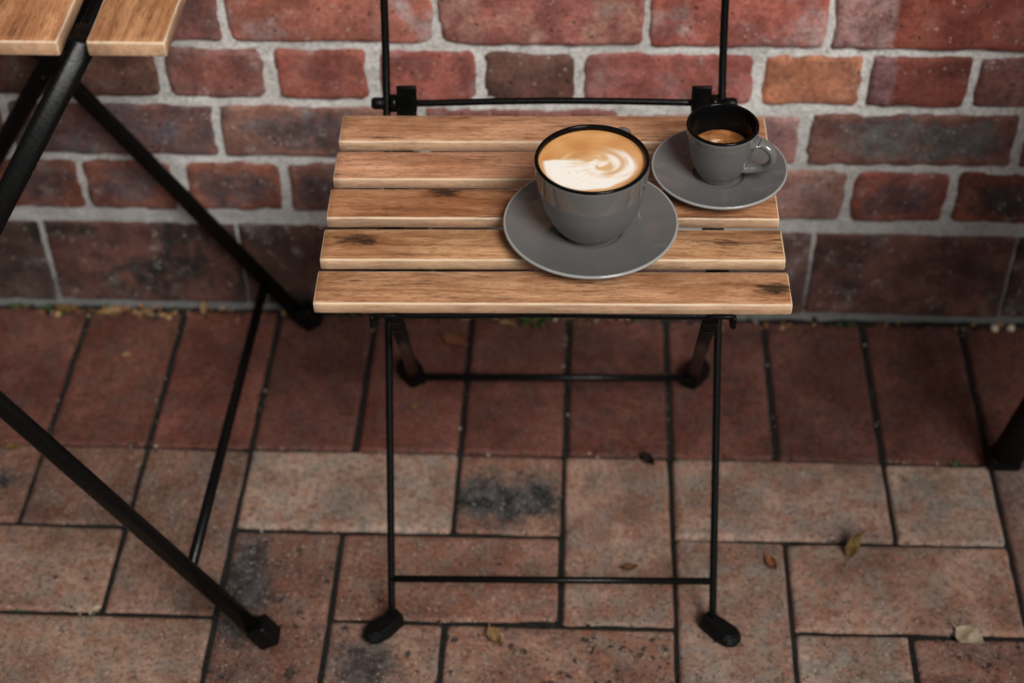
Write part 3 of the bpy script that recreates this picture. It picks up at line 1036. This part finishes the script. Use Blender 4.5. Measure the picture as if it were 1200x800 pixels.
for yy in (-.035, -.505):
    bm = bmesh.new()
    box(bm, (.41, yy, zt2 - .016), (.56, .020, .028), .002)
    obj('apron_rail', bm, M_METAL, side)
for xx in (.146, .674):
    bm = bmesh.new()
    box(bm, (xx, -.27, zt2 - .016), (.018, .452, .028), .002)
    obj('apron_rail', bm, M_METAL, side)
tag(side, 'table at the right edge, one thick splayed black leg in view', 'table')


# ------------------------------------------------------------------ crockery
def vprof(ctrl, n=8):
    return [(p.x, p.y) for p in spline([(a, b, 0) for a, b in ctrl], n)]


def saucer(loc, r, label):
    s = empty('saucer', loc)
    k = r / .0745
    bm = bmesh.new()
    h = .0150
    top = vprof([(0.0, .0062), (.020 * k, .0060), (.0265 * k, .0062), (.029 * k, .0078), (.040 * k, .0090), (.058 * k, .0118), (.0725 * k, h)], 6)
    top = [(max(0, a), b) for a, b in top]; top[0] = (0, top[0][1])
    edge = [(.0735 * k, h + .0003), (.0743 * k, h - .0002), (.0746 * k, h - .0011), (.0743 * k, h - .0020), (.0733 * k, h - .0027)]
    bot = vprof([(.072 * k, h - .0032), (.058 * k, .0085), (.044 * k, .0042), (.0425 * k, .0), (.0395 * k, .0), (.0385 * k, .0030), (.020 * k, .0034), (0, .0034)], 4)
    bot[-1] = (0, .0034)
    prof = top + edge + bot
    mats = [0] * (len(top) - 1) + [1] * (len(edge)) + [0] * (len(bot))
    lathe(bm, prof, 128, mats)
    obj('dish', bm, [M_GLAZE, M_GLAZE_RIM], s)
    tag(s, label, 'saucer', 'grey saucers')
    return s


def cup(name, loc, H, prof_out, wall_t, coffee_z, hand, label, n=128):
    c = empty(name, loc)
    outer = vprof(prof_out, 8)
    rt, zt = outer[-1]
    bm = bmesh.new()
    lathe(bm, [(0, .0025), (outer[0][0] * .75, .0025), (outer[0][0] * .86, 0.0)] + outer, n)
    obj('body', bm, M_GLAZE, c)
    # black lip and inside
    lip = [(rt, zt), (rt - .0001, zt + .0009), (rt - .0008, zt + .0017), (rt - .0018, zt + .0019), (rt - .0028, zt + .0015), (rt - .0034, zt + .0005)]
    ins = [(max(.001, a - wall_t), max(b, .006)) for a, b in outer[::-1] if b > .006 and b < zt - .002]
    bm = bmesh.new()
    lathe(bm, lip + ins + [(0, ins[-1][1])], n)
    obj('inside', bm, M_BLACK, c)
    # handle
    h = spline(hand['path'], 8)
    ca, sa = math.cos(hand['az']), math.sin(hand['az'])
    pts = [Vector((p[0] * ca, p[0] * sa, p[1])) for p in h]
    bm = bmesh.new()
    m_ = len(pts)
    sc_ = []
    for i in range(m_):
        t = i / (m_ - 1)
        fl = 1 + .75 * (1 - sstep(0, .22, t)) + .55 * sstep(.8, 1, t)
        sc_.append((fl, 1 + .25 * (fl - 1)))
    sweep(bm, pts, circ(hand['w'], 18, hand['t']), ref=Vector((-ca, -sa, 0.001)) if False else Vector((sa, -ca, 0)).cross(Vector((0, 0, 1))), scales=sc_)
    obj('handle', bm, M_GLAZE, c)
    # radius of the inside at the coffee level
    ri = max(a - wall_t for a, b in outer if abs(b - coffee_z) < .004)
    tag(c, label, 'cup', 'grey coffee cups')
    return c, ri


WHITE = (0.90, 0.86, 0.78); CREAM = (0.80, 0.60, 0.37); BROWN = (0.55, 0.25, 0.082); DBROWN = (0.28, 0.105, 0.03)
AN = [150, 179, 205, 231, 256, 281, 304, 329, 349, 367, 387, 406, 424, 440]
RO = [.93, .90, .89, .88, .83, .79, .785, .81, .83, .80, .72, .64, .55, .50]
WI = [.02, .22, .50, .52, .46, .36, .29, .22, .18, .155, .13, .10, .04, .01]


def interp(x, xs, ys):
    if x <= xs[0]: return ys[0]
    for i in range(len(xs) - 1):
        if x <= xs[i + 1]:
            t = (x - xs[i]) / (xs[i + 1] - xs[i]); return ys[i] + (ys[i + 1] - ys[i]) * t
    return ys[-1]


def mixc(a, b, t):
    t = max(0, min(1, t)); return tuple(a[i] + (b[i] - a[i]) * t for i in range(3))


def latte(a, b):
    a += .03 * mn.noise(Vector((a * 3, b * 3, 1))); b += .03 * mn.noise(Vector((a * 3, b * 3, 6)))
    r = math.hypot(a, b); ph = math.degrees(math.atan2(b, a)) % 360
    if ph < 95: ph += 360
    ro = interp(ph, AN, RO); wi = interp(ph, AN, WI)
    n1 = mn.noise(Vector((a * 2.4, b * 2.4, 3))); n2 = mn.noise(Vector((a * 14, b * 14, 2)))
    # coordinates of the pour: a spiral centred a little right of the middle
    dx, dy = a - .10, b + .04
    q = math.hypot(dx, dy * 1.1); an = math.atan2(dy, dx)
    arc = mn.noise(Vector((q * 6.5 - an * .55, math.cos(an) * .9, math.sin(an) * .9)))
    arc2 = mn.noise(Vector((q * 15 - an * 1.1, math.cos(an) * 1.6, math.sin(an) * 1.6 + 5)))
    col = mixc(BROWN, (0.68, 0.37, 0.145), .45 + .8 * n1 + .5 * arc)
    col = mixc(col, CREAM, sstep(.05, .45, arc) * sstep(.95, .55, r) * sstep(.75, .2, b) * .6)
    # cream heart: soft, streaked along the spiral
    heart = sstep(.74, .30, math.hypot(a - .14, (b + .16) * 1.0)) * sstep(.42, .0, b - .45 * max(0, a))
    hc = mixc(CREAM, WHITE, .42 + 1.3 * arc + .35 * arc2)
    hc = mixc(hc, (0.62, 0.34, 0.135), sstep(.05, .42, -arc) * .6)
    col = mixc(col, hc, heart * .95)
    # white wing on the left under a nearly straight upper edge, feathered towards the middle
    edge = .02 + .085 * math.sin(min(1.0, max(0.0, (a + .92) / .95)) * math.pi) ** .7 - .12 * sstep(-.25, .2, a)
    wing = sstep(edge + .035, edge - .035, b + .012 * n2) * sstep(.34, -.40, a + .35 * (b + .2)) * sstep(ro + .03, ro - .05, r) * (1 if ph < 300 else 0)
    la = math.atan2(b + .02, -(a - .28)); lr = math.hypot(a - .28, b + .02)
    fe = mn.noise(Vector((la * 9, lr * 1.2, 12))) + .5 * mn.noise(Vector((la * 22, lr * 1.6, 17)))
    fw = sstep(.02, .42, fe) * sstep(1.20, .75, lr) * sstep(-.62, -.30, b) * .9 + .35 * sstep(.1, .5, fe)
    col = mixc(col, mixc(WHITE, (0.70, 0.45, 0.22), min(1, fw) * .8), wing * .96)
    # the sweep round the bottom and up the right-hand side
    soft = .05 + .05 * sstep(280, 400, ph)
    wm = sstep(ro + soft * .7, ro - soft, r) * sstep(ro - wi - .16, ro - wi + .10, r) * sstep(176, 196, ph) * sstep(436, 372, ph)
    wm *= 1 - .45 * sstep(.02, .4, -arc2)
    col = mixc(col, WHITE, wm)
    # tan line that trails inside the right-hand sweep
    d = abs(r - (ro - wi - .10) + .03 * n1)
    col = mixc(col, (0.60, 0.33, 0.13), sstep(.085, .0, d) * sstep(280, 325, ph) * sstep(440, 400, ph) * .7)
    col = mixc(col, DBROWN, sstep(.92, 1.0, r) * .55)
    return col


def espresso(a, b):
    r = math.hypot(a, b); n = mn.noise(Vector((a * 3, b * 3, 5))); n2 = mn.noise(Vector((a * 9, b * 9, 5)))
    c = mixc((0.22, 0.075, 0.022), (0.40, 0.17, 0.06), sstep(-.3, .5, n + .4 * n2))
    c = mixc(c, (0.70, 0.46, 0.27), sstep(.36, .6, mn.noise(Vector((a * 2.2 + 3, b * 4, 8)))) * sstep(.9, .6, r))
    return mixc(c, (0.20, 0.075, 0.02), sstep(.86, 1, r) * .8)


def coffee(parent, r, z, fn, nr, na, name='coffee'):
    bm = bmesh.new()
    lay = bm.verts.layers.float_color.new('latte')
    c = bm.verts.new((0, 0, z)); cc = fn(0, 0); c[lay] = (*cc, 1)
    prev = None
    for k in range(1, nr + 1):
        rr = k / nr
        ring = []
        for i in range(na):
            t = 2 * math.pi * i / na
            a, b = rr * math.cos(t), rr * math.sin(t)
            v = bm.verts.new((a * r, b * r, z + .0009 * sstep(.93, 1, rr)))
            cc = fn(a, b); v[lay] = (max(0, cc[0]), max(0, cc[1]), max(0, cc[2]), 1)
            ring.append(v)
        for i in range(na):
            j = (i + 1) % na
            if prev is None: bm.faces.new((c, ring[i], ring[j]))
            else: bm.faces.new((prev[i], ring[i], ring[j], prev[j]))
        prev = ring
    return obj(name, bm, M_FOAM, parent)


S1 = (0.0225, -0.3990, SEAT + .0008)
S2 = (0.1350, -0.3200, SEAT + .0008)
saucer(S1, .0745, 'larger grey saucer under the latte cup, overhanging two seat slats')
saucer(S2, .0598, 'smaller grey saucer under the espresso cup by the right seat edge')
big, ri = cup('latte_cup', (S1[0], S1[1], S1[2] + .0064), .074,
              [(.0215, .0002), (.0245, .0010), (.0275, .0042), (.0345, .0135), (.0414, .0290), (.0453, .0460), (.0471, .0600), (.0478, .0690), (.0479, .0712), (.0476, .0727)],
              .0034, .0685, {'az': R(66), 'w': .0058, 't': .0038, 'path': [(.0440, .0600), (.0560, .0615), (.0680, .0560), (.0700, .0430), (.0620, .0310), (.0500, .0270), (.0385, .0250)]},
              'large grey cup with black rim full of latte with swirled milk art')
coffee(big, ri + .0004, .0690, latte, 90, 260)
small, ri = cup('espresso_cup', (S2[0], S2[1], S2[2] + .0064), .053,
                [(.0165, .0002), (.0185, .0010), (.0192, .0030), (.0222, .0085), (.0262, .0190), (.0290, .0320), (.0306, .0425), (.0315, .0490), (.0317, .0510), (.0314, .0524)],
                .0034, .0288, {'az': R(-24), 'w': .0054, 't': .0037, 'path': [(.0285, .0425), (.0370, .0440), (.0455, .0395), (.0480, .0300), (.0425, .0205), (.0335, .0165), (.0235, .0150)]},
                'small grey cup with black inside and a little espresso')
coffee(small, ri + .0006, .0288, espresso, 24, 96)


# ------------------------------------------------------------------ leaves, weeds and grit
def leaf(x, y, ln, wd, az, mat, label, curl=.3, fold=.25, tilt=0.0, z=.0012, name='fallen_leaf', seed=0, twist=0.0):
    bm = bmesh.new()
    n, k = 14, 6
    G = []
    for i in range(n + 1):
        t = i / n
        hw = wd / 2 * (math.sin(math.pi * min(1, t * 1.02) ** .8) ** .85 if 0 < t < 1 else 0.02)
        cx = ln * (t - .5)
        row = []
        for j in range(-k // 2, k // 2 + 1):
            u = j / (k / 2)
            jag = 1 + .22 * mn.noise(Vector((t * 9, u * 2, seed)))
            yy = u * hw * jag
            zz = curl * ln * (t - .4) ** 2 + fold * abs(u) * hw + .10 * ln * mn.noise(Vector((t * 3, u * 1.5, seed + 4)))
            a = twist * t
            yy, zz = yy * math.cos(a) - zz * math.sin(a), yy * math.sin(a) + zz * math.cos(a)
            row.append(bm.verts.new((cx, yy, zz)))
        G.append(row)
    for i in range(n):
        for j in range(k):
            bm.faces.new((G[i][j], G[i + 1][j], G[i + 1][j + 1], G[i][j + 1]))
    # stalk
    s0 = G[0][k // 2].co.copy()
    sweep(bm, [s0, s0 + Vector((-ln * .16, .002, .002)), s0 + Vector((-ln * .30, .005, .001))], circ(ln * .018, 5))
    bmesh.ops.solidify(bm, geom=bm.faces[:], thickness=.0004)
    bmesh.ops.rotate(bm, cent=(0, 0, 0), matrix=Matrix.Rotation(tilt, 3, 'Y'), verts=bm.verts[:])
    zm = min(v.co.z for v in bm.verts)
    bmesh.ops.translate(bm, vec=(0, 0, -zm), verts=bm.verts[:])
    o = obj(name, bm, mat)
    o.location = (x, y, z)
    o.rotation_euler = (0, 0, az)
    tag(o, label, 'leaf', 'fallen leaves on the paving')
    return o


leaf(-.133, -.055, .036, .017, R(-30), M_LORANGE, 'brown leaf lying under the seat beside the far paver joint', seed=1)
leaf(.093, -.243, .026, .011, R(-62), M_LDARK, 'dark curled leaf on the joint in front of the rear bar', .9, .8, seed=2)
leaf(.302, -.357, .034, .016, R(82), M_LYELL, 'curled yellow brown leaf standing on the joint right of the chair', 1.6, .8, R(-35), seed=3, twist=1.2)
leaf(.218, -.384, .024, .011, R(-70), M_LORANGE, 'thin orange brown leaf just right of the chair front leg', .5, .5, seed=4)
leaf(.409, -.472, .032, .024, R(-38), M_LPALE, 'pale cream leaf at the bottom right corner of the paving', .5, .3, seed=5)
leaf(-.064, -.490, .028, .013, R(-62), M_LTAN, 'folded tan leaf on the paver below the front bar', .8, .9, seed=6)
leaf(.072, -.393, .018, .010, R(10), M_LBROWN, 'tiny brown leaf behind the middle of the front bar', .6, .6, seed=7)
leaf(-.521, -.090, .013, .009, R(10), M_LTAN, 'tiny orange leaf scrap alone on the red paver under the table', .4, .4, seed=8)
leaf(-.612, -.016, .030, .014, R(-30), M_LYELL, 'yellow leaf in the corner of the wall foot at far left', .6, .5, seed=9)
leaf(-.556, -.016, .036, .013, R(5), M_LTAN, 'long tan leaf against the wall foot behind the table', .5, .5, seed=10)
leaf(-.515, -.016, .024, .011, R(25), M_LTAN, 'short tan leaf against the wall foot left of the table leg', .6, .5, seed=11)
leaf(-.442, -.012, .018, .009, R(80), M_LTAN, 'small tan scrap upright in the gap at the wall foot', .5, .4, R(-50), seed=12)
leaf(-.072, -.022, .022, .010, R(-12), M_LTAN, 'tan leaf at the wall foot beside the green weed', .4, .4, seed=13)
leaf(-.618, -.243, .024, .010, R(12), M_LYELL, 'yellow green leaf lying on the joint behind the table leg', .4, .3, seed=14)
leaf(-.473, -.464, .010, .008, R(40), M_LPALE, 'tiny white petal at the joint left of the table foot', .4, .3, seed=15)
leaf(-.637, -.084, .010, .007, R(40), M_LORANGE, 'tiny pink scrap on the red paver at far left', .4, .3, seed=16)
leaf(-.172, -.165, .012, .006, R(40), M_LYELL, 'tiny yellowish scrap on the joint left of the chair leg', .4, .3, seed=17)


def weed(x, y, n, size, label, seed):
    rr = random.Random(seed)
    o = empty('weed', (x, y, -.002))
    for i in range(n):
        bm = bmesh.new()
        az = rr.uniform(0, 2 * math.pi); ln = size * rr.uniform(.5, 1)
        d = Vector((math.cos(az), math.sin(az) * .5 - .25, 0)); d.normalize()
        side = Vector((-d.y, d.x, 0))
        prev = None
        for k in range(6):
            t = k / 5
            c = d * ln * t + Vector((0, 0, ln * .55 * math.sin(t * 2.3)))
            hw = ln * .18 * math.sin(math.pi * (t * .92 + .06))
            row = [bm.verts.new(c - side * hw), bm.verts.new(c + Vector((0, 0, -hw * .4))), bm.verts.new(c + side * hw)]
            if prev:
                for q in range(2): bm.faces.new((prev[q], prev[q + 1], row[q + 1], row[q]))
            prev = row
        obj('blade', bm, M_GREEN, o)
    tag(o, label, 'weed', 'weeds in the joints')


weed(-.040, -.017, 11, .026, 'small green weed at the wall foot right under the seat', 1)
weed(.330, -.010, 7, .014, 'low green weed at the wall foot right of the chair', 2)
weed(.430, -.236, 6, .011, 'tiny green sprout in the joint near the right table foot', 3)
weed(-.640, -.010, 8, .016, 'low green weed at the wall foot at far left', 4)

# crumbs of soil, mortar and leaf along the wall foot and in the joints
rg = random.Random(21)
bm = bmesh.new()


def crumb(x, y, z, s, mi):
    g = bmesh.ops.create_icosphere(bm, subdivisions=1, radius=s)
    sx, sy, sz = rg.uniform(.6, 1.5), rg.uniform(.6, 1.4), rg.uniform(.4, .9)
    rt = Matrix.Rotation(rg.uniform(0, 6), 3, 'Z')
    for v in g['verts']:
        c = v.co
        v.co = rt @ Vector((c.x * sx * rg.uniform(.8, 1.2), c.y * sy * rg.uniform(.8, 1.2), c.z * sz)) + Vector((x, y, z))
    for f in {f for v in g['verts'] for f in v.link_faces}: f.material_index = mi


def shard(x, y, z, s_, mi):
    az, t1, t2 = rg.uniform(0, 6.3), rg.uniform(-.5, .5), rg.uniform(-.5, .5)
    rt = Matrix.Rotation(az, 3, 'Z') @ Matrix.Rotation(t1, 3, 'X') @ Matrix.Rotation(t2, 3, 'Y')
    k = rg.uniform(.3, .7)
    pts = [(-s_, 0, 0), (-.3 * s_, -k * s_, .15 * s_), (.5 * s_, -.7 * k * s_, 0), (s_, .1 * s_, .2 * s_), (.2 * s_, k * s_, .1 * s_), (-.6 * s_, .6 * k * s_, 0)]
    bm.faces.new([bm.verts.new(rt @ Vector(p) + Vector((x, y, z))) for p in pts]).material_index = mi


for i in range(260):
    x = rg.choice((rg.uniform(-1.1, 1.1), rg.gauss(-.58, .12), rg.gauss(-.05, .1)))
    shard(x, -abs(rg.gauss(.007, .006)) - .002, rg.uniform(.001, .005), rg.uniform(.002, .0065), rg.choice((2, 3, 3, 3, 1, 1, 4)))
for i in range(620):
    x = rg.uniform(-1.1, 1.1)
    crumb(x, -abs(rg.gauss(.006, .007)), rg.uniform(-.002, .001), rg.uniform(.0009, .0034), rg.choice((0, 1, 1, 1, 2, 3, 3, 1, 4, 4)))
for i in range(260):
    x = rg.uniform(-.75, .75)
    yy = -D1 - rg.choice((0, 0, 0, 1, 2)) * P + rg.gauss(0, .003)
    crumb(x, yy, -.001, rg.uniform(.0006, .0020), rg.choice((0, 1, 1, 1, 4)))
for i in range(160):
    k = rg.randint(-6, 5)
    crumb(k * P + rg.gauss(0, .0025), -rg.uniform(0, D1), -.001, rg.uniform(.0006, .0018), rg.choice((0, 1, 4)))
o = obj('soil_crumbs', bm, [M_STONE, M_JOINT, M_LTAN, M_LBROWN, M_GREEN], smooth=False)
tag(o, 'soil crumbs, grit and leaf scraps along the wall foot and joints', kind='stuff')
for i, (x, y) in enumerate(((.508, -.013), (.527, -.012))):
    bm = bmesh.new()
    g = bmesh.ops.create_icosphere(bm, subdivisions=2, radius=.0052)
    for v in bm.verts:
        v.co.z *= .7
        v.co *= 1 + .18 * mn.noise(v.co * 260 + Vector((i * 5, 0, 0)))
    o = obj('pebble', bm, M_LPALE)
    o.location = (x, y, .002)
    tag(o, ('left', 'right')[i] + ' one of two small pale pebbles at the wall foot, far right', 'pebble', 'pale pebbles')
